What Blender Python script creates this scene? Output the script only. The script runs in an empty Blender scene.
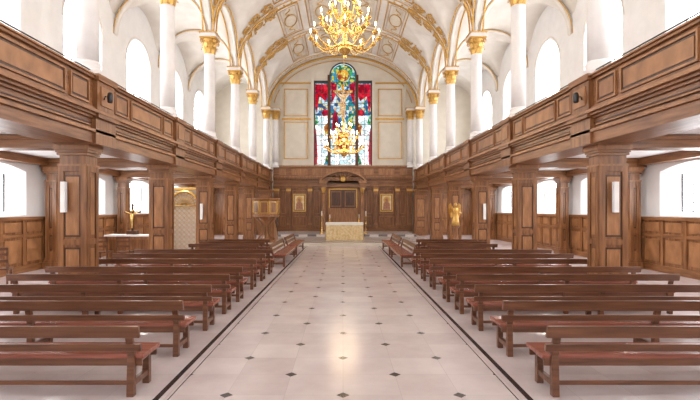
import bpy, bmesh, math, random
from math import sin, cos, pi, sqrt, radians
from mathutils import Vector, Matrix
random.seed(4)
scene = bpy.context.scene
try:
    scene.view_settings.view_transform = 'Standard'
    scene.view_settings.exposure = .42
except Exception: pass

# ------------------------------------------------------------ materials
def newmat(name):
    m = bpy.data.materials.new(name); m.use_nodes = True
    nt = m.node_tree
    return m, nt, nt.nodes['Principled BSDF']
def noisy(name, c1, c2, scale=(4,4,4), rough=.5, metal=0, detail=4, bump=0, nscale=1.0, coat=0):
    m, nt, p = newmat(name)
    tc = nt.nodes.new('ShaderNodeTexCoord'); mp = nt.nodes.new('ShaderNodeMapping')
    mp.inputs['Scale'].default_value = scale
    n = nt.nodes.new('ShaderNodeTexNoise'); n.inputs['Scale'].default_value = nscale; n.inputs['Detail'].default_value = detail
    r = nt.nodes.new('ShaderNodeValToRGB')
    r.color_ramp.elements[0].position = .3; r.color_ramp.elements[1].position = .7
    r.color_ramp.elements[0].color = (*c1,1); r.color_ramp.elements[1].color = (*c2,1)
    nt.links.new(tc.outputs['Object'], mp.inputs[0]); nt.links.new(mp.outputs[0], n.inputs['Vector'])
    nt.links.new(n.outputs['Fac'], r.inputs[0]); nt.links.new(r.outputs[0], p.inputs['Base Color'])
    p.inputs['Roughness'].default_value = rough; p.inputs['Metallic'].default_value = metal
    p.inputs['Coat Weight'].default_value = coat
    if bump:
        b = nt.nodes.new('ShaderNodeBump'); b.inputs['Strength'].default_value = bump; b.inputs['Distance'].default_value = .01
        nt.links.new(n.outputs['Fac'], b.inputs['Height']); nt.links.new(b.outputs[0], p.inputs['Normal'])
    return m
def emis(name, col, s, base=None):
    m, nt, p = newmat(name)
    p.inputs['Base Color'].default_value = (*(base or col),1)
    p.inputs['Emission Color'].default_value = (*col,1); p.inputs['Emission Strength'].default_value = s
    return m
W1, W2 = (.135,.050,.016), (.33,.145,.055)
M = {}
M['wv'] = noisy('oak_vertical', W1, W2, (9,9,.9), .36, nscale=1.6, detail=6, bump=.12)
M['wh'] = noisy('oak_along', W1, W2, (9,.9,9), .36, nscale=1.6, detail=6, bump=.12)
M['wx'] = noisy('oak_across', W1, W2, (.9,9,9), .36, nscale=1.6, detail=6, bump=.12)
M['wd'] = noisy('dark_oak', (.05,.018,.008), (.11,.042,.018), (8,8,1), .4, nscale=1.5)
M['wl'] = noisy('light_oak', (.22,.092,.033), (.42,.195,.08), (8,2,1.5), .38, nscale=1.5)
M['bench'] = noisy('bench_walnut', (.085,.032,.015), (.21,.086,.042), (1,12,12), .28, nscale=1.6, detail=6)
M['seat'] = noisy('bench_seat_mahogany', (.20,.058,.038), (.36,.12,.08), (1,12,12), .24, nscale=1.6, detail=6)
M['plaster'] = noisy('white_plaster', (.80,.79,.78), (.86,.85,.84), nscale=.6, rough=.8)
M['cream'] = noisy('cream_plaster', (.66,.60,.50), (.73,.67,.57), nscale=.5, rough=.75)
M['vault'] = noisy('vault_plaster', (.72,.67,.605), (.80,.75,.69), nscale=.5, rough=.85)
M['vpanel'] = noisy('vault_painted_panel', (.64,.56,.44), (.76,.68,.56), nscale=2.5, rough=.8)
M['stonecol'] = noisy('column_plaster', (.74,.71,.69), (.82,.79,.77), nscale=.8, rough=.45)
M['gold'] = noisy('gilding', (.50,.27,.06), (.80,.50,.15), nscale=6, rough=.4, metal=.5)
M['brass'] = noisy('brass', (.65,.38,.10), (.90,.60,.20), nscale=5, rough=.25, metal=.9)
M['black'] = noisy('black_metal', (.012,.012,.012), (.03,.03,.03), rough=.4)
M['white'] = noisy('white_enamel', (.82,.82,.84), (.88,.88,.9), rough=.4)
M['came'] = noisy('window_bar_grey', (.35,.35,.37), (.45,.45,.47), rough=.5)
M['cloth'] = noisy('gold_brocade', (.66,.45,.18), (.88,.74,.48), (1,1,1), .7, nscale=9)
M['linen'] = noisy('linen', (.82,.8,.76), (.9,.88,.85), rough=.9)
M['lead'] = noisy('window_lead', (.03,.03,.035), (.06,.06,.07), rough=.5)
M['glow'] = emis('window_daylight_glass', (.955,.97,1.0), 7.2)
M['glow2'] = emis('lower_window_glass', (.94,.97,1.0), 6.5)
M['bulb'] = emis('candle_bulb', (1,.72,.36), 35.0)
M['candle'] = noisy('candle_wax', (.85,.8,.68), (.9,.86,.76), rough=.5)
M['skin'] = noisy('icon_figure', (.30,.10,.06), (.55,.30,.18), nscale=5, rough=.6)

def stained(name, cols, scale, strength):
    m, nt, p = newmat(name)
    tc = nt.nodes.new('ShaderNodeTexCoord')
    v = nt.nodes.new('ShaderNodeTexVoronoi'); v.inputs['Scale'].default_value = scale
    v2 = nt.nodes.new('ShaderNodeTexVoronoi'); v2.feature = 'DISTANCE_TO_EDGE'; v2.inputs['Scale'].default_value = scale
    sep = nt.nodes.new('ShaderNodeSeparateColor')
    r = nt.nodes.new('ShaderNodeValToRGB'); r.color_ramp.interpolation = 'CONSTANT'
    while len(r.color_ramp.elements) < len(cols): r.color_ramp.elements.new(.5)
    for i, c in enumerate(cols):
        r.color_ramp.elements[i].position = i/len(cols); 
    for i, c in enumerate(cols): r.color_ramp.elements[i].color = (*c,1)
    mt = nt.nodes.new('ShaderNodeMath'); mt.operation = 'GREATER_THAN'; mt.inputs[1].default_value = .03
    mx = nt.nodes.new('ShaderNodeMix'); mx.data_type = 'RGBA'
    nt.links.new(tc.outputs['Object'], v.inputs['Vector']); nt.links.new(tc.outputs['Object'], v2.inputs['Vector'])
    nt.links.new(v.outputs['Color'], sep.inputs[0]); nt.links.new(sep.outputs[0], r.inputs[0])
    nt.links.new(v2.outputs['Distance'], mt.inputs[0]); nt.links.new(mt.outputs[0], mx.inputs[0])
    mx.inputs[6].default_value = (.01,.01,.01,1); nt.links.new(r.outputs[0], mx.inputs[7])
    nt.links.new(mx.outputs[2], p.inputs['Emission Color']); p.inputs['Emission Strength'].default_value = strength
    p.inputs['Base Color'].default_value = (.01,.01,.01,1); p.inputs['Roughness'].default_value=.6
    p.inputs['Specular IOR Level'].default_value=.1
    return m
M['sgred'] = stained('stained_red', [(.70,.0,.02),(.30,.0,.015),(.85,.02,.05),(.45,.0,.05)], 5, .75)
M['sgblue'] = stained('stained_blue', [(.05,.18,.45),(.02,.28,.32),(.55,.8,.95),(.7,.85,.9),(.03,.1,.25),(.75,.65,.35)], 4.5, .8)
M['sggreen'] = stained('stained_green', [(.01,.22,.06),(.05,.4,.15),(.7,.6,.06),(.01,.14,.1),(.05,.3,.5),(.4,.7,.5)], 6, .8)
M['sgpale'] = stained('stained_pale', [(.85,.9,1),(.75,.85,.92),(.97,.97,1),(.45,.60,.62),(.9,.92,.95),(.95,.88,.8)], 3.5, 1.2)
M['sggold'] = stained('stained_gold', [(.85,.4,.04),(.5,.18,.02),(.8,.6,.12),(.4,.05,.02)], 6, .8)
M['sgflesh'] = stained('stained_flesh', [(.9,.6,.35),(.8,.45,.2),(.95,.7,.45)], 6, .8)

def floor_mat():
    m, nt, p = newmat('marble_floor')
    tc = nt.nodes.new('ShaderNodeTexCoord'); sx = nt.nodes.new('ShaderNodeSeparateXYZ')
    nt.links.new(tc.outputs['Object'], sx.inputs[0])
    def mth(op, a, b=None, c=None):
        n = nt.nodes.new('ShaderNodeMath'); n.operation = op
        for i, v in enumerate((a,b,c)):
            if v is None: continue
            if isinstance(v,(int,float)): n.inputs[i].default_value = v
            else: nt.links.new(v, n.inputs[i])
        return n.outputs[0]
    def dist(v, per, off):
        t = mth('ADD', mth('DIVIDE', v, per), 100.5 + off)
        return mth('MULTIPLY', mth('ABSOLUTE', mth('SUBTRACT', mth('FRACT', t), .5)), per)
    X, Y = sx.outputs[0], sx.outputs[1]
    P = 1.16
    d1 = mth('ADD', dist(X,P,0), dist(Y,P,0)); d2 = mth('ADD', dist(X,P,.5), dist(Y,P,.5))
    dia = mth('LESS_THAN', mth('MINIMUM', d1, d2), .068)
    ax = mth('ABSOLUTE', X)
    incen = mth('LESS_THAN', ax, 1.7)
    dia = mth('MULTIPLY', dia, incen)
    line = mth('LESS_THAN', mth('ABSOLUTE', mth('SUBTRACT', ax, 1.82)), .03)
    line2 = mth('LESS_THAN', mth('ABSOLUTE', mth('SUBTRACT', ax, 1.70)), .006)
    blk = mth('MAXIMUM', dia, mth('MAXIMUM', line, line2))
    grout = mth('LESS_THAN', mth('MINIMUM', dist(X,P/2,0), dist(Y,P/2,0)), .003)
    n = nt.nodes.new('ShaderNodeTexNoise'); n.inputs['Scale'].default_value = 1.6; n.inputs['Detail'].default_value = 9; n.inputs['Roughness'].default_value=.6
    nt.links.new(tc.outputs['Object'], n.inputs['Vector'])
    fl = nt.nodes.new('ShaderNodeVectorMath'); fl.operation='SNAP'; fl.inputs[1].default_value=(P/2,P/2,10)
    nt.links.new(tc.outputs['Object'], fl.inputs[0])
    wn_ = nt.nodes.new('ShaderNodeTexWhiteNoise'); nt.links.new(fl.outputs[0], wn_.inputs['Vector'])
    f = mth('ADD', mth('MULTIPLY', n.outputs['Fac'], .8), mth('MULTIPLY', wn_.outputs['Value'], .2))
    r = nt.nodes.new('ShaderNodeValToRGB')
    r.color_ramp.elements[0].position=.3; r.color_ramp.elements[1].position=.7
    r.color_ramp.elements[0].color=(.57,.49,.50,1); r.color_ramp.elements[1].color=(.72,.65,.655,1)
    nt.links.new(f, r.inputs[0])
    def mix(f, a, col):
        k = nt.nodes.new('ShaderNodeMix'); k.data_type='RGBA'
        nt.links.new(f, k.inputs[0]); nt.links.new(a, k.inputs[6]); k.inputs[7].default_value=(*col,1); return k.outputs[2]
    c = mix(grout, r.outputs[0], (.55,.48,.48)); c = mix(blk, c, (.03,.025,.03))
    nt.links.new(c, p.inputs['Base Color']); p.inputs['Roughness'].default_value = .20
    p.inputs['Specular IOR Level'].default_value=.6
    return m
M['floor'] = floor_mat()
def checker_mat():
    m, nt, p = newmat('sanctuary_checker_marble')
    tc = nt.nodes.new('ShaderNodeTexCoord'); c = nt.nodes.new('ShaderNodeTexChecker')
    c.inputs['Scale'].default_value = 1.8; c.inputs['Color1'].default_value=(.72,.66,.64,1); c.inputs['Color2'].default_value=(.20,.17,.17,1)
    nt.links.new(tc.outputs['Object'], c.inputs['Vector']); nt.links.new(c.outputs[0], p.inputs['Base Color'])
    p.inputs['Roughness'].default_value=.3
    return m
M['checker'] = checker_mat()

# ------------------------------------------------------------ builder
class B:
    def __init__(s): s.v=[]; s.f=[]; s.m=[]; s.sm=[]; s.mats=[]; s.sx=1
    def mi(s, k):
        if k not in s.mats: s.mats.append(k)
        return s.mats.index(k)
    def add(s, vs, fs, mat, smooth=False):
        o=len(s.v); s.v += [(x*s.sx,y,z) for x,y,z in vs]
        i=s.mi(mat)
        for f in fs: s.f.append([o+a for a in f]); s.m.append(i); s.sm.append(smooth)
    def box(s,x0,x1,y0,y1,z0,z1,mat):
        s.add([(x0,y0,z0),(x1,y0,z0),(x1,y1,z0),(x0,y1,z0),(x0,y0,z1),(x1,y0,z1),(x1,y1,z1),(x0,y1,z1)],
              [(0,3,2,1),(4,5,6,7),(0,1,5,4),(1,2,6,5),(2,3,7,6),(3,0,4,7)],mat)
    def cbox(s,cx,cy,cz,w,d,h,mat): s.box(cx-w/2,cx+w/2,cy-d/2,cy+d/2,cz-h/2,cz+h/2,mat)
    def poly(s,pts,mat): s.add(pts,[list(range(len(pts)))],mat)
    def lathe(s,cx,cy,prof,mat,seg=20,smooth=True,z0=0):
        vs=[];fs=[]
        for r,z in prof:
            for i in range(seg):
                a=2*pi*(i+.5)/seg; vs.append((cx+r*cos(a),cy+r*sin(a),z0+z))
        for j in range(len(prof)-1):
            for i in range(seg):
                k=(i+1)%seg; fs.append((j*seg+i,j*seg+k,(j+1)*seg+k,(j+1)*seg+i))
        fs.append(list(range(seg))[::-1]); fs.append([(len(prof)-1)*seg+i for i in range(seg)])
        s.add(vs,fs,mat,smooth)
    def tube(s,pts,r,mat,seg=6):
        pts=[Vector(p) for p in pts]; n=len(pts); vs=[];fs=[]
        t0=(pts[1]-pts[0]).normalized()
        u=t0.orthogonal().normalized()
        for i,p in enumerate(pts):
            t=(pts[min(i+1,n-1)]-pts[max(i-1,0)])
            if t.length<1e-9: t=t0.copy()
            t.normalize(); u=(u-t*u.dot(t))
            if u.length<1e-6: u=t.orthogonal()
            u.normalize(); w=t.cross(u)
            rr=r[i] if isinstance(r,(list,tuple)) else r
            for k in range(seg):
                a=2*pi*k/seg; q=p+u*cos(a)*rr+w*sin(a)*rr; vs.append(tuple(q))
        for i in range(n-1):
            for k in range(seg):
                l=(k+1)%seg; fs.append((i*seg+k,i*seg+l,(i+1)*seg+l,(i+1)*seg+k))
        fs.append(list(range(seg))[::-1]); fs.append([(n-1)*seg+k for k in range(seg)])
        s.add(vs,fs,mat,True)
    def ball(s,c,r,mat,seg=10,rings=6):
        rx,ry,rz=(r,r,r) if isinstance(r,(int,float)) else r
        vs=[];fs=[]
        for j in range(rings+1):
            t=pi*(j+.02)/(rings+.04)
            for i in range(seg):
                a=2*pi*i/seg; vs.append((c[0]+rx*sin(t)*cos(a),c[1]+ry*sin(t)*sin(a),c[2]-rz*cos(t)))
        for j in range(rings):
            for i in range(seg):
                k=(i+1)%seg; fs.append((j*seg+i,j*seg+k,(j+1)*seg+k,(j+1)*seg+i))
        s.add(vs,fs,mat,True)
    def mesh(s,name,merge=False):
        me=bpy.data.meshes.new(name); me.from_pydata(s.v,[],s.f)
        for k in s.mats: me.materials.append(M[k])
        for p,i,sm in zip(me.polygons,s.m,s.sm): p.material_index=i; p.use_smooth=sm
        bm=bmesh.new(); bm.from_mesh(me)
        if merge: bmesh.ops.remove_doubles(bm,verts=bm.verts,dist=1e-4)
        bmesh.ops.recalc_face_normals(bm,faces=bm.faces); bm.to_mesh(me); bm.free()
        me.update(); return me
    def obj(s,name,loc=(0,0,0),rot=0,bevel=0,merge=False):
        return place(s.mesh(name,merge),name,loc,rot,bevel)
def place(me,name,loc=(0,0,0),rot=0,bevel=0,scale=None):
    o=bpy.data.objects.new(name,me); scene.collection.objects.link(o)
    o.location=loc; o.rotation_euler=(0,0,rot)
    if scale: o.scale=scale
    if bevel:
        b=o.modifiers.new('bevel','BEVEL'); b.width=bevel; b.segments=2; b.limit_method='ANGLE'
    return o

# ------------------------------------------------------------ dims
BAY=4.6
YI=[10.05+BAY*k for k in range(-3,6)]         # pier lines
YC=[12.35+BAY*k for k in range(-4,5)]         # bay centres
Y0,Y1=-7.0,34.0
XC=5.5; XW=9.4; SPR=9.05
PT=4.63
XP=5.69                                        # pier centre

b=B(); b.box(-10.2,10.2,Y0-.3,Y1+.3,-.2,0,'floor'); b.obj('floor')
b=B(); b.box(-4.9,4.9,23.4,33.5,0.0,.13,'checker'); b.box(-4.6,4.6,29.2,33.5,.13,.26,'checker'); b.box(-4.93,4.93,23.36,23.4,0,.14,'cream'); b.obj('sanctuary_step')

# ------------------------------------------------------------ side walls w/ windows
def arch_pts(hw, sill, spring, n=16):
    pts=[(-hw,sill),(-hw,spring)]
    for i in range(1,n): 
        a=pi-pi*i/n; pts.append((hw*cos(a),spring+hw*sin(a)))
    pts+=[(hw,spring),(hw,sill)]
    return pts
def seg_pts(hw,sill,spring,rise,n=8):
    pts=[(-hw,sill)]
    for i in range(n+1):
        t=-1+2*i/n; pts.append((hw*t,spring+rise*(1-t*t)))
    pts.append((hw,sill)); return pts
def hole_strip(b, pts, c, ya, yb, za, zb, mk, mat):
    P=[(p[0]+c,p[1]) for p in pts]; l=P[0][0]; r=P[-1][0]; sill=P[0][1]
    def q(y0,y1,z0,z1): b.poly([mk(y0,z0),mk(y1,z0),mk(y1,z1),mk(y0,z1)],mat)
    if l-ya>1e-4: q(ya,l,za,zb)
    if yb-r>1e-4: q(r,yb,za,zb)
    q(l,r,za,sill)
    top=P[1:-1]
    for i in range(len(top)-1):
        (a,z1),(c2,z2)=top[i],top[i+1]
        if abs(c2-a)<1e-6: continue
        b.poly([mk(a,z1),mk(c2,z2),mk(c2,zb),mk(a,zb)],mat)
def reveal(b,pi_,po,c,d0,d1,mk3,mat):
    n=len(pi_)
    for i in range(n):
        j=(i+1)%n
        b.poly([mk3(d0,pi_[i][0]+c,pi_[i][1]),mk3(d0,pi_[j][0]+c,pi_[j][1]),mk3(d1,po[j][0]+c,po[j][1]),mk3(d1,po[i][0]+c,po[i][1])],mat)
wn=0
UI=arch_pts(1.25,5.0,8.35); UO=arch_pts(1.0,5.2,8.35)
LI=seg_pts(1.5,1.66,2.95,.2); LO=seg_pts(1.2,1.78,2.87,.18)
for s,side in ((-1,'left'),(1,'right')):
    b=B(); b.sx=s
    for yc in YC:
        ya=max(Y0,yc-BAY/2); yb=yc+BAY/2
        if yc==YC[-1]: yb=Y1
        mk=lambda y,z:(XW,y,z); mk3=lambda d,y,z:(d,y,z)
        hole_strip(b,LI,yc,ya,yb,0,3.6,mk,'plaster'); hole_strip(b,UI,yc,ya,yb,3.6,11.4,mk,'plaster')
        reveal(b,UI,UO,yc,XW,XW+.5,mk3,'plaster'); reveal(b,LI,LO,yc,XW,XW+.5,mk3,'plaster')
    b.obj('wall_'+side)
    for yc in YC:
        wn+=1
        b=B(); b.sx=s
        b.poly([(XW+.49,p[0]+yc,p[1]) for p in UO],'glow')
        for t in (-.5,0,.5):
            b.box(XW+.45,XW+.48,yc+t-.012,yc+t+.012,5.2,8.35+sqrt(1-t*t)-.01,'came')
        for k in range(8): b.box(XW+.45,XW+.48,yc-.98,yc+.98,5.2+.42*k-.01,5.2+.42*k+.01,'came')
        b.obj('window_%d'%wn)
        wn+=1
        b=B(); b.sx=s
        b.poly([(XW+.49,p[0]+yc,p[1]) for p in LO],'glow2')
        for k in range(7):
            t=-1.2+2.4/6*k; b.box(XW+.45,XW+.48,yc+t-.012,yc+t+.012,1.78,2.87+.18*(1-(t/1.2)**2),'lead')
        for k in range(5): b.box(XW+.45,XW+.48,yc-1.2,yc+1.2,1.78+.25*k-.009,1.78+.25*k+.009,'lead')
        b.obj('window_%d'%wn)
    b=B(); b.sx=s
    b.box(XW-.05,XW-.005,Y0+.1,Y1-.1,0,1.55,'wv')
    b.box(XW-.10,XW-.005,Y0+.1,Y1-.1,0,.2,'wh'); b.box(XW-.12,XW-.005,Y0+.1,Y1-.1,1.52,1.62,'wh')
    b.box(XW-.08,XW-.005,Y0+.1,Y1-.1,1.02,1.12,'wh')
    y=Y0+.4
    while y<Y1-1:
        b.box(XW-.085,XW-.005,y-.06,y+.06,.2,1.52,'wv')
        b.box(XW-.07,XW-.005,y+.14,y+.78,.3,.95,'wl'); b.box(XW-.07,XW-.005,y+.14,y+.78,1.18,1.46,'wl')
        y+=.92
    b.obj('trim_'+('1' if s<0 else '2'))

for s in (-1,1):
    b=B(); b.sx=s
    b.box(5.95,XW-.01,Y0+.1,Y1-.6,3.42,3.62,'plaster')
    b.box(5.16,5.98,Y0+.1,33.4,3.22,3.5,'wh')
    b.box(5.20,5.90,Y0+.1,33.4,3.5,3.78,'wh')
    b.box(5.10,5.24,Y0+.1,33.4,3.44,3.50,'wl')
    for i,(o,h) in enumerate(((5.14,.05),(5.07,.05),(5.0,.06))):
        b.box(o,5.7,Y0+.1,33.4,3.72+.05*i,3.72+.05*i+h,'wl' if i==2 else 'wh')
    b.box(5.20,5.38,Y0+.1,33.4,3.88,4.55,'wh')
    b.box(5.13,5.44,Y0+.1,33.4,4.55,4.60,'wh'); b.box(5.09,5.48,Y0+.1,33.4,4.60,PT,'wl')
    b.box(5.15,5.40,Y0+.1,33.4,3.88,3.97,'wh')
    b.box(5.18,5.2,Y0+.1,33.4,3.62,3.64,'wd')
    for k in range(len(YI)):
        y=YI[k]
        b.box(5.10,6.0,y-.42,y+.42,3.2,3.74,'wv')
        b.box(5.02,5.95,y-.46,y+.46,3.74,3.9,'wh')
        b.box(5.10,5.85,y-.36,y+.36,3.88,4.55,'wv')
        b.box(5.05,5.90,y-.40,y+.40,4.53,4.66,'wh')
        b.box(5.075,5.2,y-.24,y+.24,4.03,4.43,'wl')
        if k<len(YI)-1:
            a=y+.46; e=YI[k+1]-.46; L=e-a
            for (u,v) in [(.02,.20),(.24,.76),(.80,.98)]:
                p,q=a+u*L,a+v*L
                b.box(5.16,5.2,p,q,4.01,4.05,'wl'); b.box(5.16,5.2,p,q,4.46,4.50,'wl')
                b.box(5.16,5.2,p,p+.04,4.05,4.46,'wl'); b.box(5.16,5.2,q-.04,q,4.05,4.46,'wl')
                b.box(5.19,5.2,p+.04,q-.04,4.05,4.46,'wd')
                b.box(5.172,5.21,p+.09,q-.09,4.10,4.41,'wl')
            b.box(5.14,5.2,a+.1,e-.1,3.56,3.58,'wl')
    for y in YI[:-1]:
        b.box(5.9,XW-.02,y-.24,y+.24,3.14,3.44,'wx'); b.box(5.9,XW-.02,y-.30,y+.30,3.32,3.40,'wx')
    b.box(XW-.3,XW-.02,Y0+.1,33.4,3.2,3.44,'wh')
    b.tube([(5.3,Y0+.2,PT+.14),(5.3,33.3,PT+.14)],.014,'black')
    y=Y0+.4
    while y<33: b.tube([(5.3,y,PT),(5.3,y,PT+.14)],.01,'black',4); y+=1.15
    b.obj('gallery_balcony')

def pier_mesh(w,d,h):
    b=B()
    b.cbox(0,0,h/2,w-.06,d-.06,h,'wv')
    b.cbox(0,0,.10,w+.10,d+.10,.20,'wv'); b.cbox(0,0,.23,w+.05,d+.05,.08,'wv'); b.cbox(0,0,.30,w+.01,d+.01,.06,'wv')
    b.cbox(0,0,h-.05,w+.12,d+.12,.10,'wl'); b.cbox(0,0,h-.125,w+.06,d+.06,.06,'wx'); b.cbox(0,0,h-.19,w+.02,d+.02,.05,'wx')
    b.cbox(0,0,h-.42,w+.01,d+.01,.04,'wl')
    for sy in (-1,1):
        f=sy*(d/2-.015)
        for x in (-w/2+.07,w/2-.07): b.cbox(x,f,h/2-.05,.12,.030,h-.75,'wv')
        for z,hh in ((.42,.18),(1.15,.12),(h-.5,.12)): b.cbox(0,f,z,w-.08,.026,hh,'wv')
        for z0,z1 in ((.55,1.05),(1.25,h-.62)):
            b.cbox(0,sy*(d/2-.028),(z0+z1)/2,w-.27,.008,z1-z0-.02,'wd'); b.cbox(0,sy*(d/2-.022),(z0+z1)/2,w-.34,.018,z1-z0-.10,'wl')
    for sx in (-1,1):
        f=sx*(w/2-.015)
        for y in (-d/2+.08,d/2-.08): b.cbox(f,y,h/2-.05,.028,.10,h-.76,'wv')
        for z,hh in ((.42,.18),(1.15,.12),(h-.5,.12)): b.cbox(f,0,z,.024,d-.10,hh,'wv')
        for z0,z1 in ((.55,1.05),(1.25,h-.62)):
            b.cbox(sx*(w/2-.022),0,(z0+z1)/2,.018,d-.34,z1-z0-.10,'wl')
    return b.mesh('gallery_pier')
pm=pier_mesh(.62,.50,3.20)
for s in (-1,1):
    for y in YI[:-1]: place(pm,'gallery_pier',(s*XP,y,0))
pm2=pier_mesh(.36,.44,3.14)
for s in (-1,1):
    for y in YI[:-1]: place(pm2,'wall_pilaster',(s*(XW-.36),y,0))
pm3=pier_mesh(.85,.6,3.2)
for s in (-1,1): place(pm3,'chancel_pier',(s*5.45,33.05,0))

# ------------------------------------------------------------ corinthian columns
def column_mesh():
    b=B(); z0=4.66
    b.cbox(0,0,z0+.06,.56,.56,.12,'stonecol')
    b.lathe(0,0,[(.27,.12),(.285,.16),(.27,.2),(.25,.22),(.245,.26),(.265,.29),(.25,.33),(.225,.36)],'stonecol',24,z0=z0)
    b.lathe(0,0,[(.225,5.02),(.226,6.2),(.218,7.4),(.20,8.15),(.22,8.17),(.22,8.2),(.195,8.22)],'stonecol',24)
    b.lathe(0,0,[(.20,8.2),(.20,8.4),(.22,8.6),(.29,8.78),(.30,8.8)],'gold',20)
    for tier,(z,h,n,off) in enumerate(((8.2,.26,8,0),(8.38,.30,8,.5))):
        for i in range(n):
            a=2*pi*(i+off)/n; ca,sa=cos(a),sin(a)
            pr=[(.205,0,.06),(.225,h*.5,.085),(.255,h*.85,.08),(.32,h,.05),(.345,h*.86,.02)]
            vs=[]
            for r,zz,w in pr:
                for q in (-1,0,1):
                    rr=r+(.015 if q==0 else 0)+(.02*tier)
                    vs.append((rr*ca-q*w*sa, rr*sa+q*w*ca, z+zz))
            fs=[]
            for j in range(4):
                for q in range(2): o=j*3+q; fs.append((o,o+1,o+4,o+3))
            b.add(vs,fs,'gold',True)
    for i in range(4):
        a=pi/4+pi/2*i; ca,sa=cos(a),sin(a)
        pts=[]
        for t in range(14):
            th=t/13*2.2*pi; r=.095*(1-t/15)
            rr=.36+r*sin(th-.4)*.9; z=8.70+r*cos(th-.4)*.9
            pts.append((rr*ca,rr*sa,z))
        b.tube([(.24*ca,.24*sa,8.5)]+pts,.022,'gold',5)
    b.cbox(0,0,8.84,.66,.66,.07,'gold'); b.cbox(0,0,8.89,.72,.72,.05,'stonecol')
    b.cbox(0,0,8.97,.6,.6,.11,'stonecol'); b.cbox(0,0,9.04,.7,.7,.04,'gold')
    return b.mesh('corinthian_column')
cm=column_mesh()
for s in (-1,1):
    for y in YI[:-1]: place(cm,'corinthian_column',(s*5.5,y,0))
    place(cm,'corinthian_column',(s*5.42,33.05,0))
    o=place(cm,'corinthian_column',(s*4.86,33.60,.34),scale=(1,1,.965))

# ------------------------------------------------------------ vault ceiling
def barrel(x): return SPR+4.0*sqrt(max(0,1-(x/XC)**2))
def near_dy(y):
    c=min(YC,key=lambda q:abs(q-y)); return abs(y-c)
def ceil_h(x,y):
    ax=abs(x); dy=near_dy(y); R=2.12
    if y>33.06: l=0
    else: l=sqrt(max(0,1-(dy/R)**2))
    if ax<=XC:
        v=R+.38*(XC-ax); return max(barrel(ax), SPR+v*l)
    c=(XC+XW)/2+.1; a=(XW+.1-XC)/2+.05
    return SPR+max(R*l, 1.95*sqrt(max(0,1-((ax-c)/a)**2)))
xs=[]
N=64
for i in range(N+1): xs.append(XC*sin(-pi/2+pi*i/N))
out=[XC+.02+(XW+.05-XC)*i/22 for i in range(23)]
xs=[-x for x in out[::-1]]+xs+out
NY=int((Y1+.1-Y0+.1)/.1)
ys=[Y0-.1+(Y1+.1-Y0+.1)*j/NY for j in range(NY+1)]
b=B(); vs=[(x,y,ceil_h(x,y)) for y in ys for x in xs]; n=len(xs); fs=[]
for j in range(len(ys)-1):
    for i in range(n-1): fs.append((j*n+i,j*n+i+1,(j+1)*n+i+1,(j+1)*n+i))
b.add(vs,fs,'vault',True); b.obj('ceiling')

b=B()
def rib(y,w,drop,mat):
    pts=[]
    for i in range(49):
        t=-pi/2+pi*i/48; pts.append((XC*sin(t),SPR+4.0*cos(t)))
    for k in range(48):
        (x1,z1),(x2,z2)=pts[k],pts[k+1]
        def inn(x,z): 
            v=Vector((x,z-SPR)); L=v.length; v=v*(1-drop/L); return v.x,v.y+SPR
        a1=inn(x1,z1); a2=inn(x2,z2)
        b.add([(x1,y-w,z1),(x1,y+w,z1),(x2,y+w,z2),(x2,y-w,z2),(a1[0],y-w,a1[1]),(a1[0],y+w,a1[1]),(a2[0],y+w,a2[1]),(a2[0],y-w,a2[1])],
              [(4,5,6,7),(0,4,7,3),(1,2,6,5)],mat,False)
for y in YI:
    rib(y,.17,.10,'vault')
    for d in (-.17,.17):
        b.tube([(XC*sin(t)*.985,y+d,SPR+4.0*cos(t)*.975) for t in [-pi/2+pi*i/40 for i in range(41)]],.026,'gold',5)
    for i in range(-13,14):     # gilt rosettes on the ribs
        t=i*.085; b.ball((XC*sin(t)*.975,y,SPR+4.0*cos(t)*.965),(.06,.07,.035),'gold',8,4)
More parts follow.
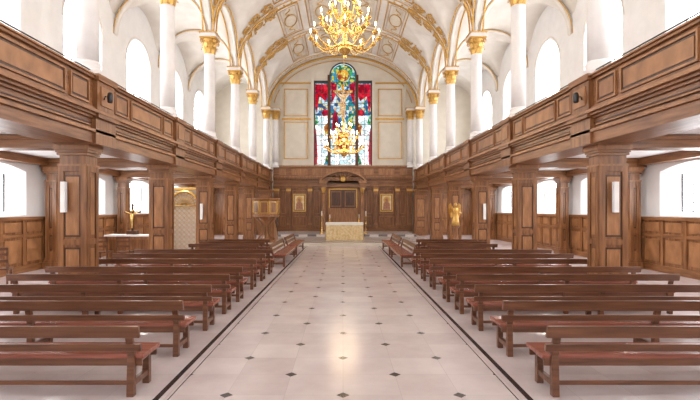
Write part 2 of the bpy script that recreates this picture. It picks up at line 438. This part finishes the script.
for s in (-1,1):
    b.sx=s
    for yc in YC:
        for X,rr,m in ((5.28,.035,'gold'),(5.42,.07,'vault'),(5.72,.035,'gold')):
            b.tube([(X,yc+2.1*cos(pi*i/24),SPR+2.1*sin(pi*i/24)) for i in range(25)],rr,m,6)
        b.tube([(XW-.01,yc+1.34*cos(pi*i/20),8.35+1.34*sin(pi*i/20)) for i in range(21)],.03,'vault',6)
    c=(XC+XW)/2+.05
    for y in YI[:-1]:
        for d in (-.14,.14):
            b.tube([(c+1.9*cos(pi*i/20),y+d,SPR+1.9*sin(pi*i/20)) for i in range(21)],.024,'gold',5)
        b.tube([(c+1.9*cos(pi*i/20),y,SPR+1.9*sin(pi*i/20)) for i in range(21)],.12,'vault',6)
    P=lambda t,y,k=.993:(XC*sin(t)*k,y,SPR+4.0*cos(t)*k)
    for k in range(len(YC)):
        ya=YC[k]-1.95; yb=YC[k]+1.95
        if ya<Y0: ya=Y0+.1
        for t1,t2 in ((3,22),(25,40)):
            A=[radians(t1+(t2-t1)*i/10) for i in range(11)]
            for ins,rr in ((.1,.03),(.32,.014)):
                A2=[radians(t1+ins*8+(t2-t1-ins*16)*i/10) for i in range(11)]
                b.tube([P(t,ya+ins) for t in A2]+[P(A2[-1],ya+ins+(yb-ya-2*ins)*i/10) for i in range(11)]+[P(t,yb-ins) for t in A2[::-1]]+[P(A2[0],yb-ins-(yb-ya-2*ins)*i/10) for i in range(11)],rr,'gold',4)
            # painted field
            A3=[radians(t1+4+(t2-t1-8)*i/8) for i in range(9)]
            vs=[P(t,y_,.995) for t in A3 for y_ in (ya+.5,yb-.5)]
            b.add(vs,[(2*i,2*i+1,2*i+3,2*i+2) for i in range(8)],'vpanel',True)
            # central cartouche
            tm=radians((t1+t2)/2); ym=(ya+yb)/2
            b.tube([P(tm+.07*sin(2*pi*i/20),ym+.75*cos(2*pi*i/20),.99) for i in range(21)],.028,'gold',4)
            for q_ in (-1,1):
                b.tube([P(tm+.05*sin(i*.6)*(1-i/14),ym+q_*(.85+.07*i),.99) for i in range(10)],.022,'gold',4)
b.sx=1
b.obj('vault_ribs')

# gilded foliage on the pendentives
b=B()
def surf(s,t,y,off=.05):
    ang=pi/2-t
    return (s*(XC-off)*sin(ang),y,SPR+(4.0-off)*cos(ang))
def halfwidth(t):
    x=XC*cos(t); h=4.0*sin(t); v=2.12+.38*(XC-x)
    q=h/v
    if q>=1: return 2.2
    return 2.3-2.12*sqrt(1-q*q)
def leaf(s,t,y,L,th):
    for d in (-.7,0,.7):
        a=th+d; l=L*(1 if d==0 else .7)
        p=[surf(s,t+sin(a)*l*k/3/4.6,y+cos(a)*l*k/3,.06) for k in range(4)]
        b.tube(p,[.018,.036,.030,.008],'gold',4)
for s in (-1,1):
    for y in YI[2:-1]:
        stem=[surf(s,.10+.80*i/18,y+.05*sin(i),.14) for i in range(19)]
        b.tube(stem,.04,'gold',5)
        for q in (-1,1):
            for k,(t0,r) in enumerate(((.22,.13),(.33,.20),(.46,.29),(.62,.38),(.79,.40))):
                pts=[]
                for i in range(20):
                    th=i/19*3.4*pi; rr=r*(1-i/22)
                    yy=y+q*(r+.05)-q*rr*cos(th); tt=t0+(rr*sin(th))/4.6
                    pts.append(surf(s,tt,yy,.07))
                    if i%3==1: leaf(s,tt,yy,r*.42,th+1.2)
                b.tube(pts,[.040*(1-i/28) for i in range(20)],'gold',5)
        for i in range(36):
            t=random.uniform(.12,.90); hwid=min(halfwidth(t),1.05)-.1
            if hwid<.05: continue
            leaf(s,t,y+random.uniform(-hwid,hwid),random.uniform(.10,.20),random.uniform(0,2*pi))
b.obj('gilded_foliage')

# ------------------------------------------------------------ east wall
b=B(); YE=34.0
mkE=lambda x,z:(x,YE,z)
def q(x0,x1,z0,z1,mat='cream',y=YE): b.poly([(x0,y,z0),(x1,y,z0),(x1,y,z1),(x0,y,z1)],mat)
q(-10,10,0,4.95); q(-10,-2.1,4.95,13.4); q(2.1,10,4.95,13.4)
q(-2.1,-.97,11.15,13.4); q(.97,2.1,11.15,13.4)
top=arch_pts(.97,4.95,11.55)[1:-1]
for i in range(len(top)-1):
    (a,z1),(c2,z2)=top[i],top[i+1]
    b.poly([mkE(a,z1),mkE(c2,z2),mkE(c2,13.4),mkE(a,13.4)],'cream')
for s in (-1,1):
    b.poly([(s*2.1,YE,4.95),(s*2.1,YE+.4,4.95),(s*2.1,YE+.4,11.15),(s*2.1,YE,11.15)],'cream')
b.obj('wall_east')
b=B()
for s in (-1,1):
    b.sx=s
    def fr(x0,x1,z0,z1,w=.06):
        y=YE-.03
        b.box(x0,x1,y-.03,YE-.002,z0,z0+w,'gold'); b.box(x0,x1,y-.03,YE-.002,z1-w,z1,'gold')
        b.box(x0,x0+w,y-.03,YE-.002,z0,z1,'gold'); b.box(x1-w,x1,y-.03,YE-.002,z0,z1,'gold')
        b.box(x0+w+.1,x1-w-.1,y,YE-.002,z0+w+.1,z1-w-.1,'cream')
    fr(2.55,4.3,5.5,8.2); fr(2.55,4.3,8.6,10.6)
    b.box(2.35,4.6,YE-.12,YE-.002,10.95,11.05,'gold'); b.box(2.35,4.6,YE-.06,YE-.002,8.32,8.46,'gold')
    b.box(2.12,2.3,YE-.15,YE-.002,5.0,11.3,'cream')
    b.box(4.45,4.6,YE-.1,YE-.002,5.0,10.9,'cream')
b.sx=1
b.tube([(XC*sin(t)*.985,YE-.05,SPR+4.0*cos(t)*.975) for t in [-pi/2+pi*i/40 for i in range(41)]],.08,'gold',6)
b.tube([(XC*sin(t)*.92,YE-.05,SPR+4.0*cos(t)*.90) for t in [-pi/2.2+pi/1.1*i/40 for i in range(41)]],.035,'gold',6)
b.obj('trim_3')
b=B()
mkW=lambda x,z:(x,Y0,z)
ww=arch_pts(1.5,4.5,8.5)
hole_strip(b,ww,0,-4,4,0,13.4,mkW,'plaster')
for s in (-1,1):
    hole_strip(b,arch_pts(1.1,2.5,6.5),s*7,min(s*4,s*10),max(s*4,s*10),0,13.4,mkW,'plaster')
b.obj('wall_west')
b=B(); b.poly([(p[0],Y0-.1,p[1]) for p in ww],'glow')
for s in (-1,1): b.poly([(p[0]+s*7,Y0-.1,p[1]) for p in arch_pts(1.1,2.5,6.5)],'glow')
for t in (-.75,0,.75): b.box(t-.03,t+.03,Y0-.08,Y0-.03,4.5,9.7,'lead')
b.obj('window_40')

# stained glass window
b=B(); yg=YE+.25
def pan(pts,mat,d=0): b.poly([(x,yg-d,z) for x,z in pts],mat)
for s in (-1,1):
    b.sx=s
    pan([(1.1,4.95),(2.05,4.95),(2.05,8.7),(1.1,8.7)],'sgpale')
    pan([(1.1,8.7),(2.05,8.7),(2.05,11.1),(1.1,11.1)],'sgblue')
    pan([(1.12,11.0),(2.03,11.0),(2.03,9.4),(1.92,8.8),(1.82,9.6),(1.72,10.1),(1.45,9.9),(1.25,9.75),(1.12,10.1)],'sgred',.02)
    pan([(1.12,9.1),(1.35,9.2),(1.6,8.9),(1.45,8.65),(1.12,8.7)],'sgred',.02)
    pan([(1.90,5.1),(2.03,5.1),(2.03,7.8),(1.95,7.5),(1.88,6.2)],'sgred',.02)
    pan([(1.12,5.0),(1.4,5.0),(1.3,5.5),(1.12,5.9)],'sggreen',.02)
    pan([(1.12,7.4),(1.3,7.2),(1.4,7.9),(1.12,8.2)],'sggold',.02)
    pan([(1.78,8.1),(2.03,8.0),(2.03,8.8),(1.85,8.6)],'sggreen',.02)
    b.box(.92,1.12,YE-.12,YE+.3,4.95,11.6,'wd'); b.box(2.03,2.14,YE-.05,YE+.3,4.95,11.2,'lead')
    b.box(1.1,2.1,YE-.02,YE+.24,11.05,11.2,'lead')
    for k in range(1,8): b.box(1.1,2.05,yg-.06,yg-.03,4.95+.77*k-.015,4.95+.77*k+.015,'lead')
    b.box(1.56,1.59,yg-.06,yg-.03,4.95,11.1,'lead')
b.sx=1
cp=arch_pts(.92,4.95,11.55)
pan([(-.92,4.95),(.92,4.95),(.92,7.6),(-.92,7.6)],'sgpale')
pan([(-.92,7.6),(.92,7.6),(.92,10.9),(-.92,10.9)],'sgblue')
pan([(-.92,10.9)]+cp[1:-1]+[(.92,10.9)],'sggreen')
pan([(.45*cos(2*pi*i/16),11.65+.45*sin(2*pi*i/16)) for i in range(16)],'sggold',.015)
pan([(-.9,11.2),(-.45,11.0),(-.55,10.2),(-.85,9.5)],'sgred',.015); pan([(.9,11.2),(.45,11.0),(.55,10.2),(.85,9.5)],'sgred',.015)
pan([(-.09,8.0),(.09,8.0),(.09,11.0),(-.09,11.0)],'sggold',.03); pan([(-.7,10.35),(.7,10.35),(.7,10.55),(-.7,10.55)],'sggold',.03)
pan([(-.12,8.5),(.12,8.5),(.2,9.3),(.18,9.9),(.62,10.4),(.6,10.5),(.12,10.25),(-.12,10.25),(-.6,10.5),(-.62,10.4),(-.18,9.9),(-.2,9.3)],'sgflesh',.04)
pan([(.13*cos(2*pi*i/12),10.42+.16*sin(2*pi*i/12)) for i in range(12)],'sgflesh',.05)
for s in (-1,1):
    pan([(s*.3,7.7),(s*.8,7.7),(s*.75,8.7),(s*.6,9.1),(s*.42,8.9)],'sgred' if s<0 else 'sggreen',.03)
    pan([(s*.58+.1*cos(2*pi*i/10),9.2+.12*sin(2*pi*i/10)) for i in range(10)],'sgflesh',.04)
pan([(-.5,6.2),(.5,6.2),(.35,7.4),(0,7.7),(-.35,7.4)],'sggold',.02)
for k in range(1,9): b.box(-.92,.92,yg-.08,yg-.06,4.95+.77*k-.015,4.95+.77*k+.015,'lead')
for x in (-.46,.46): b.box(x-.012,x+.012,yg-.08,yg-.06,4.95,11.5,'lead')
b.tube([(p[0]*1.03,YE-.04,p[1]) for p in cp],.06,'lead',6)
b.box(-2.2,2.2,YE-.04,YE+.3,4.98,5.08,'cream')
b.obj('stained_glass_window')

# ------------------------------------------------------------ reredos
b=B(); yr=33.55
b.box(-5.0,5.0,yr,yr+.35,.26,4.9,'wv')
b.box(-5.0,5.0,yr-.04,yr+.35,.26,.5,'wx')
b.box(-5.0,5.0,yr-.10,yr,3.35,3.5,'wx'); b.box(-5.0,5.0,yr-.18,yr,3.5,3.6,'wl')
b.box(-5.0,5.0,yr-.05,yr,3.6,4.0,'wx')
for i in range(3): b.box(-5.0,5.0,yr-.14-.08*i,yr+.35,4.0+.07*i,4.08+.07*i,'wl')
b.box(-5.0,5.0,yr-.02,yr+.35,4.2,4.85,'wx'); b.box(-5.0,5.0,yr-.15,yr+.4,4.85,4.97,'wl')
for i in range(60):
    x=-4.9+i*9.8/59; b.box(x-.05,x+.05,yr-.16,yr,3.93,4.0,'wx')
def pil(x,w=.34,z1=3.35):
    b.box(x-w/2,x+w/2,yr-.16,yr,.5,z1,'wl'); b.box(x-w/2-.06,x+w/2+.06,yr-.22,yr,.5,.72,'wv')
    for k in (-1,0,1): b.box(x+k*.09-.015,x+k*.09+.015,yr-.175,yr-.15,.85,z1-.45,'wd')
    b.box(x-w/2-.03,x+w/2+.03,yr-.21,yr,z1-.3,z1,'wl'); b.box(x-w/2-.08,x+w/2+.08,yr-.25,yr,z1,z1+.12,'wx')
    b.box(x-w/2-.04,x+w/2+.04,yr-.22,yr-.2,z1-.22,z1-.06,'gold')
for s in (-1,1):
    b.sx=s
    pil(4.75); pil(3.9,.26); pil(2.35,.26)
    for x0,x1 in ((2.6,3.65),(4.1,4.5),(1.65,2.1)):
        for z0,z1 in ((.6,1.35),(1.5,3.2)):
            b.box(x0,x1,yr-.05,yr,z0,z0+.06,'wl'); b.box(x0,x1,yr-.05,yr,z1-.06,z1,'wl')
            b.box(x0,x0+.06,yr-.05,yr,z0,z1,'wl'); b.box(x1-.06,x1,yr-.05,yr,z0,z1,'wl')
            b.box(x0+.14,x1-.14,yr-.04,yr,z0+.14,z1-.14,'wv')
    for x0,x1 in ((.1,1.2),(1.5,2.2),(2.55,3.7),(4.1,4.6)): b.box(x0,x1,yr-.05,yr,4.3,4.75,'wl')
    b.lathe(1.38,yr-.35,[(.17,.3),(.17,.45),(.13,.5),(.125,1.8),(.105,3.0)],'wl',16)
    b.lathe(1.38,yr-.35,[(.11,3.0),(.13,3.15),(.19,3.33),(.2,3.36)],'gold',16)
    b.box(1.15,1.6,yr-.55,yr,.265,.34,'wv'); b.box(1.15,1.62,yr-.58,yr,3.36,3.7,'wx'); b.box(1.1,1.68,yr-.64,yr,3.7,3.85,'wl')
b.sx=1
b.box(-1.15,1.15,yr-.3,yr,3.4,3.6,'wx')
pts=[(1.68*cos(radians(28+124*i/20))/cos(radians(28)),3.15+1.5*sin(radians(28+124*i/20))) for i in range(21)]
for i in range(20):
    (xa,za),(xb,zb)=pts[i],pts[i+1]
    b.add([(xa,yr-.62,za),(xb,yr-.62,zb),(xb,yr,zb),(xa,yr,za),(xa,yr-.62,za-.16),(xb,yr-.62,zb-.16),(xb,yr,zb-.16),(xa,yr,za-.16)],
          [(0,1,2,3),(4,7,6,5),(0,4,5,1),(0,3,7,4),(1,5,6,2)],'wl')
b.poly([(1.6,yr-.3,3.85)]+[(x*.95,yr-.3,z-.1) for x,z in pts]+[(-1.6,yr-.3,3.85)],'wv')
for i in range(9):
    a=pi*i/8; b.tube([(.15*cos(a),yr-.34,3.9+.12*sin(a)),(.85*cos(a),yr-.34,3.9+.55*sin(a))],.035,'wl',5)
b.ball((0,yr-.36,3.98),(.2,.08,.2),'gold')
b.box(-1.0,1.0,yr-.04,yr,1.9,3.3,'wd')
for x in (-.98,.98): b.box(x-.04,x+.04,yr-.1,yr,.4,3.3,'gold')
b.box(-1.0,1.0,yr-.1,yr,3.24,3.32,'gold')
for x in (-.5,.5):
    b.box(x-.38,x+.38,yr-.07,yr,2.0,3.15,'wv'); b.box(x-.3,x+.3,yr-.085,yr,2.1,3.05,'wd')
b.box(-1.0,1.0,yr-.25,yr,.27,1.85,'wl'); b.box(-1.06,1.06,yr-.3,yr,1.82,1.92,'wl')
b.obj('reredos')

for s in (-1,1):
    b=B()
    b.box(-.46,.46,-.05,0,-.64,.64,'gold'); b.box(-.38,.38,-.06,-.05,-.56,.56,'wd'); b.box(-.34,.34,-.07,-.05,-.52,.52,'cloth')
    b.poly([(.22*cos(2*pi*i/16),-.075,.22+.22*sin(2*pi*i/16)) for i in range(16)],'gold')
    b.poly([(-.26,-.08,-.5),(.26,-.08,-.5),(.22,-.08,-.05),(.08,-.08,.1),(-.08,-.08,.1),(-.22,-.08,-.05)],'skin')
    b.poly([(.1*cos(2*pi*i/12),-.085,.2+.13*sin(2*pi*i/12)) for i in range(12)],'skin')
    b.obj('icon_painting',(s*3.12,yr-.08,2.3))

for s,k in ((-1,1),(1,2)):
    b=B(); b.sx=s
    b.box(6.0,9.25,33.5,33.9,0,3.4,'wv'); b.box(5.95,9.3,33.45,33.9,2.9,3.05,'wx')
    for x in (6.7,7.5,8.3):
        b.box(x-.3,x+.3,33.46,33.5,.2,1.1,'wl'); b.box(x-.3,x+.3,33.46,33.5,1.25,2.6,'wl')
    b.ball((7.15,33.42,1.1),.05,'brass')
    b.obj('door_%d'%k)

# ------------------------------------------------------------ altar
b=B()
b.box(-.95,.95,-.4,.4,.0,.93,'cloth')
vs=[];fs=[];n=60
for i in range(n+1):
    x=-1.0+2.0*i/n
    for z,amp in ((.96,.0),(.6,.012),(.02,.03)):
        vs.append((x,-.44-amp*sin(i*1.1)-amp,z))
for i in range(n):
    for j in range(2): o=i*3+j; fs.append((o,o+1,o+4,o+3))
b.add(vs,fs,'cloth',True)
for s in (-1,1):
    vs=[];fs=[]
    for i in range(21):
        y=-.44+.88*i/20
        for z,amp in ((.96,0),(.02,.03)): vs.append((s*(1.0+amp+amp*sin(i*1.3)),y,z))
    for i in range(20): o=i*2; fs.append((o,o+1,o+3,o+2))
    b.add(vs,fs,'cloth',True)
b.box(-1.02,1.02,-.46,.46,.95,.985,'linen'); b.box(-1.022,1.022,-.475,-.455,.86,.98,'linen')
for s in (-1,1):
    b.lathe(s*.8,0,[(.09,.985),(.03,1.02),(.02,1.2),(.05,1.22)],'brass',10); b.lathe(s*.8,0,[(.02,1.22),(.02,1.42)],'candle',8)
b.obj('altar_table',(0.08,25.6,.13))
for x in (-1.35,1.45):
    b=B(); b.lathe(0,0,[(.14,0),(.12,.04),(.03,.1),(.02,.6),(.04,.65),(.02,.7),(.02,1.1),(.07,1.14)],'brass',12)
    b.lathe(0,0,[(.03,1.14),(.03,1.45)],'candle',8); b.obj('candle_stand',(x,29.6,.26))

# ------------------------------------------------------------ pulpit
b=B()
b.lathe(0,0,[(.55,0),(.55,.12),(.2,.2),(.14,.35),(.13,.9),(.25,1.15),(.6,1.3),(.72,1.32),(.72,1.42),(.66,1.44),(.66,2.15),(.74,2.2),(.76,2.28)],'wl',8,False)
for i in range(8):
    a=2*pi*(i)/8; ca,sa=cos(a),sin(a); r=.625
    for q2,m in ((.19,'gold'),(.155,'wv')):
        rr=r+(.0 if m=='gold' else .012)
        b.poly([(rr*ca-q2*sa*w,rr*sa+q2*ca*w,z) for w,z in ((-1,1.5+.19-q2),(1,1.5+.19-q2),(1,2.1-.19+q2),(-1,2.1-.19+q2))],m)
    a2=a+pi/8; b.lathe(.67*cos(a2),.67*sin(a2),[(.04,1.44),(.03,1.6),(.03,2.0),(.045,2.15)],'gold',8)
    b.tube([(.5*cos(a2),.5*sin(a2),.1),(.18*cos(a2),.18*sin(a2),.5),(.2*cos(a2),.2*sin(a2),.9),(.6*cos(a2),.6*sin(a2),1.3)],.03,'wl',5)
for k in range(6): b.box(-.3,.3,.7+.26*k,.7+.26*(k+1),0,1.38-.23*k,'wl')
for sx in (-.3,.3):
    b.tube([(sx,.65,2.25),(sx,2.3,.95)],.035,'wd'); 
    for k in range(6): b.tube([(sx,.8+.26*k,1.38-.23*k),(sx,.8+.26*k,2.12-.2*k)],.018,'wd',5)
b.cbox(0,-.45,2.4,.5,.35,.04,'wv')
b.obj('pulpit',(-4.0,24.3,.13))

# gilded angel on pedestal (right)
b=B()
b.lathe(0,0,[(.26,0),(.24,.1),(.14,.16),(.12,.9),(.2,1.0),(.22,1.06)],'wv',12)
b.lathe(0,0,[(.2,1.06),(.17,1.25),(.13,1.5),(.11,1.62),(.15,1.75),(.14,1.85),(.06,1.92),(.05,1.96)],'gold',14)
b.ball((0,0,2.05),(.085,.09,.11),'gold')
b.tube([(-.13,0,1.82),(-.24,-.1,1.65),(-.1,-.22,1.7)],[.05,.04,.025],'gold'); b.tube([(.13,0,1.82),(.24,-.1,1.65),(.1,-.22,1.7)],[.05,.04,.025],'gold')
for s in (-1,1):
    b.add([(s*.06,.08,1.85),(s*.2,.15,2.15),(s*.30,.18,2.05),(s*.30,.16,1.7),(s*.2,.14,1.4),(s*.08,.1,1.5),(s*.15,.22,1.8)],
          [(0,1,6),(1,2,6),(2,3,6),(3,4,6),(4,5,6),(5,0,6)],'gold')
b.obj('gilded_angel_statue',(5.45,22.6,0))

# speakers
b=B(); b.box(-.05,.05,-.09,0,-.32,.32,'white'); b.box(-.037,.037,-.094,-.088,-.29,.29,'linen'); b.box(-.03,.03,0,.03,-.1,.1,'black')
sm=b.mesh('column_speaker')
for s in (-1,1):
    place(sm,'column_speaker',(s*(5.82 if s<0 else 5.68),9.77,2.1),bevel=.01)
    place(sm,'column_speaker',(s*5.74,18.97,1.75),bevel=.01)
b=B(); b.lathe(0,0,[(.04,-.10),(.055,-.08),(.06,.05),(.05,.10),(.03,.12)],'black',12); b.tube([(0,0,.0),(.10,0,.04),(.13,0,-.04)],.012,'black')
sp=b.mesh('spotlight')
for s in (-1,1):
    o=place(sp,'spotlight',(s*4.94,9.9,4.2))
    if s<0: o.rotation_euler=(0,0,pi)

# ------------------------------------------------------------ benches
def bench_mesh(L):
    b=B(); T=.70
    b.box(0,L,.05,.47,.365,.41,'seat'); b.box(.02,L-.02,.41,.445,.29,.365,'bench'); b.box(.02,L-.02,.06,.09,.29,.365,'bench')
    n=3 if L>3.5 else 2
    for i in range(n):
        x=.08+(L-.23)*i/(n-1)
        w=.07
        b.add([(x,.0,0),(x+w,.0,0),(x+w,.07,0),(x,.07,0),(x,.02,.40),(x+w,.02,.40),(x+w,.085,.40),(x,.085,.40)],
              [(0,3,2,1),(4,5,6,7),(0,1,5,4),(1,2,6,5),(2,3,7,6),(3,0,4,7)],'bench')
        b.add([(x,.02,.40),(x+w,.02,.40),(x+w,.085,.40),(x,.085,.40),(x,-.05,T),(x+w,-.05,T),(x+w,-.015,T),(x,-.015,T)],
              [(0,3,2,1),(4,5,6,7),(0,1,5,4),(1,2,6,5),(2,3,7,6),(3,0,4,7)],'bench')
        b.box(x,x+w,.37,.44,0,.365,'bench'); b.box(x+.01,x+w-.01,.06,.38,.09,.15,'bench'); b.box(x+.005,x+w-.005,.06,.38,.29,.365,'bench')
    def rail(z0,z1,t=.03):
        f=lambda z:.045-(z-.4)*.23-.02
        b.add([(0,f(z0)-t,z0),(L,f(z0)-t,z0),(L,f(z0)+t*.4,z0),(0,f(z0)+t*.4,z0),(0,f(z1)-t,z1),(L,f(z1)-t,z1),(L,f(z1)+t*.4,z1),(0,f(z1)+t*.4,z1)],
              [(0,3,2,1),(4,5,6,7),(0,1,5,4),(1,2,6,5),(2,3,7,6),(3,0,4,7)],'bench')
    rail(.595,.715); rail(.455,.53)
    b.box(.1,L-.1,.03,.055,.11,.15,'bench')
    return b.mesh('church_bench')
XI=1.98; L=3.9
bm1=bench_mesh(L)
for y in (4.58,5.83,7.07,8.2,9.26,10.7,11.95,13.2):
    for s in (-1,1):
        x=-XI-L if s<0 else XI
        place(bm1,'church_bench',(x,y,0),bevel=.006)
bm2=bench_mesh(2.3)
for i,y in enumerate((15.3,16.45,17.6)):
    for s in (-1,1):
        x=-5.05 if s<0 else 2.75
        place(bm2,'church_bench',(x,y,0),bevel=.006)
bm3=bench_mesh(3.3)
for s in (-1,1):
    for y in (14.75,18.6):
        if s<0: place(bm3,'church_bench',(-2.28,y+3.3,0),rot=-pi/2,bevel=.006)
        else: place(bm3,'church_bench',(2.28,y,0),rot=pi/2,bevel=.006)

# ------------------------------------------------------------ left aisle
b=B()
R=.66; H=2.0
o=arch_pts(R,0,H,20)
b.tube([(x,0,z) for x,z in o],.06,'gold',8)
b.poly([(x,.06,z) for x,z in o],'linen')
for r in (.16,.32,.48):
    b.tube([(r*cos(pi*i/16),0,H+r*sin(pi*i/16)) for i in range(17)],.018,'gold',5)
for i in range(1,12):
    a=pi*i/12; b.tube([(.1*cos(a),0,H+.1*sin(a)),(.64*cos(a),0,H+.64*sin(a))],.015,'gold',5)
b.tube([(-R,0,H),(R,0,H)],.03,'gold')
for i in range(6):
    for j in range(9):
        x=-.55+.22*i; z=.12+.22*j
        if z+.1>H: continue
        b.tube([(x-.11,0,z),(x,0,z+.11),(x+.11,0,z),(x,0,z-.11),(x-.11,0,z)],.016,'gold',4)
        b.ball((x,0,z),.025,'gold',6,4)
b.box(-.8,-.71,-.08,.12,0,2.1,'cream'); b.box(.71,.8,-.08,.12,0,2.1,'cream'); b.box(-.8,.8,.08,.14,2.1,2.75,'cream'); b.box(-.85,.85,-.02,.16,2.75,2.85,'gold')
b.obj('gilded_screen',(-7.35,21.6,0))

b=B()
b.box(-.8,.8,-.3,.3,0,.85,'wl'); b.box(-.88,.88,-.36,.36,.85,.91,'linen')
for s in (-1,1): b.box(s*.4-.3,s*.4+.3,-.32,-.3,.12,.75,'wv')
b.box(-.18,.18,-.12,.12,.91,1.05,'wd'); b.box(-.035,.035,-.03,.03,1.05,2.05,'wd'); b.box(-.30,.30,-.03,.03,1.70,1.77,'wd')
b.tube([(0,-.05,1.15),(0,-.07,1.4),(0,-.05,1.66)],[.03,.035,.06],'gold'); b.tube([(-.26,-.04,1.76),(0,-.05,1.66),(.26,-.04,1.76)],.02,'gold'); b.ball((0,-.06,1.78),.05,'gold')
b.obj('chapel_altar_crucifix',(-7.75,17.2,0))

b=B()
for x in (-.2,.2):
    b.box(x-.02,x+.02,-.2,-.16,0,.95,'bench'); b.box(x-.02,x+.02,.16,.2,0,.44,'bench')
b.box(-.23,.23,-.22,.22,.42,.46,'bench')
for z in (.6,.75,.88): b.box(-.2,.2,-.2,-.17,z,z+.07,'bench')
cmesh=b.mesh('wooden_chair')
for x,y,r in ((-8.1,11.0,.4),(-7.9,15.4,0),(-7.2,15.45,.05),(-8.5,15.35,-.05)): place(cmesh,'wooden_chair',(x,y,0),rot=r)

# ------------------------------------------------------------ chandeliers
def chandelier_mesh(chain):
    b=B()
    b.lathe(0,0,[(.02,0),(.05,.02),(.03,.06),(.07,.1),(.17,.18),(.21,.28),(.17,.38),(.07,.45),(.05,.5),(.09,.56),(.06,.62),(.04,.7),(.1,.8),(.12,.9),(.1,1.0),(.045,1.08),(.04,1.2),(.08,1.28),(.05,1.36),(.035,1.6),(.07,1.68),(.03,1.78),(.02,1.9)],'brass',18)
    def tier(n,R,za,zc,off):
        for i in range(n):
            a=2*pi*(i+off)/n; ca,sa=cos(a),sin(a)
            pts=[]
            for k in range(15):
                t=k/14; r=.08+(R-.08)*t
                z=za+(-.22*sin(t*pi*1.05))+ (zc-za)*t**2.2
                pts.append((r*ca,r*sa,z))
            b.tube(pts,.019,'brass',6)
            sc=[]
            for k in range(12):
                th=k/11*2.6*pi; rr=.09*(1-k/13)
                sc.append(((R*.55+rr*cos(th))*ca,(R*.55+rr*cos(th))*sa,za-.08+rr*sin(th)))
            b.tube(sc,.012,'brass',5)
            x,y=R*ca,R*sa
            b.lathe(x,y,[(.02,-.03),(.085,.02),(.09,.035),(.03,.03),(.035,.09),(.028,.1)],'brass',10,z0=zc)
            b.lathe(x,y,[(.016,.09),(.016,.2)],'candle',6,z0=zc)
            b.lathe(x,y,[(.010,.2),(.021,.235),(.018,.27),(.004,.31)],'bulb',6,z0=zc)
    tier(12,.95,.45,.52,0); tier(10,.68,.85,1.02,.5); tier(6,.38,1.25,1.42,.25)
    b.tube([(0,0,1.85),(0,0,chain)],.012,'brass',5)
    z=1.95
    while z<chain-.1:
        b.ball((0,0,z),(.028,.028,.04),'brass',6,4); z+=.12
    return b.mesh('brass_chandelier')
for x,y,z in ((.05,13.0,6.05),(.05,23.0,4.35)):
    place(chandelier_mesh(13.0-z),'brass_chandelier',(x,y,z))
    l=bpy.data.lights.new('chandelier_light','POINT'); l.energy=110; l.color=(1,.82,.6); l.shadow_soft_size=.7
    lo=bpy.data.objects.new('chandelier_light',l); lo.location=(x,y,z+.75); scene.collection.objects.link(lo)

for s in (-1,1):
    for yc in YC[1:]:
        l=bpy.data.lights.new('gallery_fill','AREA'); l.shape='DISK'; l.size=.5; l.energy=44; l.color=(1,.97,.94)  # added fill lamps that brighten the aisles under the galleries, no fittings there
        lo=bpy.data.objects.new('gallery_fill',l); lo.location=(s*7.4,yc,3.40); scene.collection.objects.link(lo)

w=bpy.data.worlds.new('sky'); scene.world=w; w.use_nodes=True
w.node_tree.nodes['Background'].inputs[0].default_value=(.85,.92,1,1); w.node_tree.nodes['Background'].inputs[1].default_value=1.0

c=bpy.data.cameras.new('camera'); c.sensor_width=36; c.lens=24.0; c.shift_x=.01; c.shift_y=.0129; c.clip_end=200
co=bpy.data.objects.new('camera',c); co.location=(0,0,1.85); co.rotation_euler=(pi/2,0,0); scene.collection.objects.link(co)
scene.camera=co
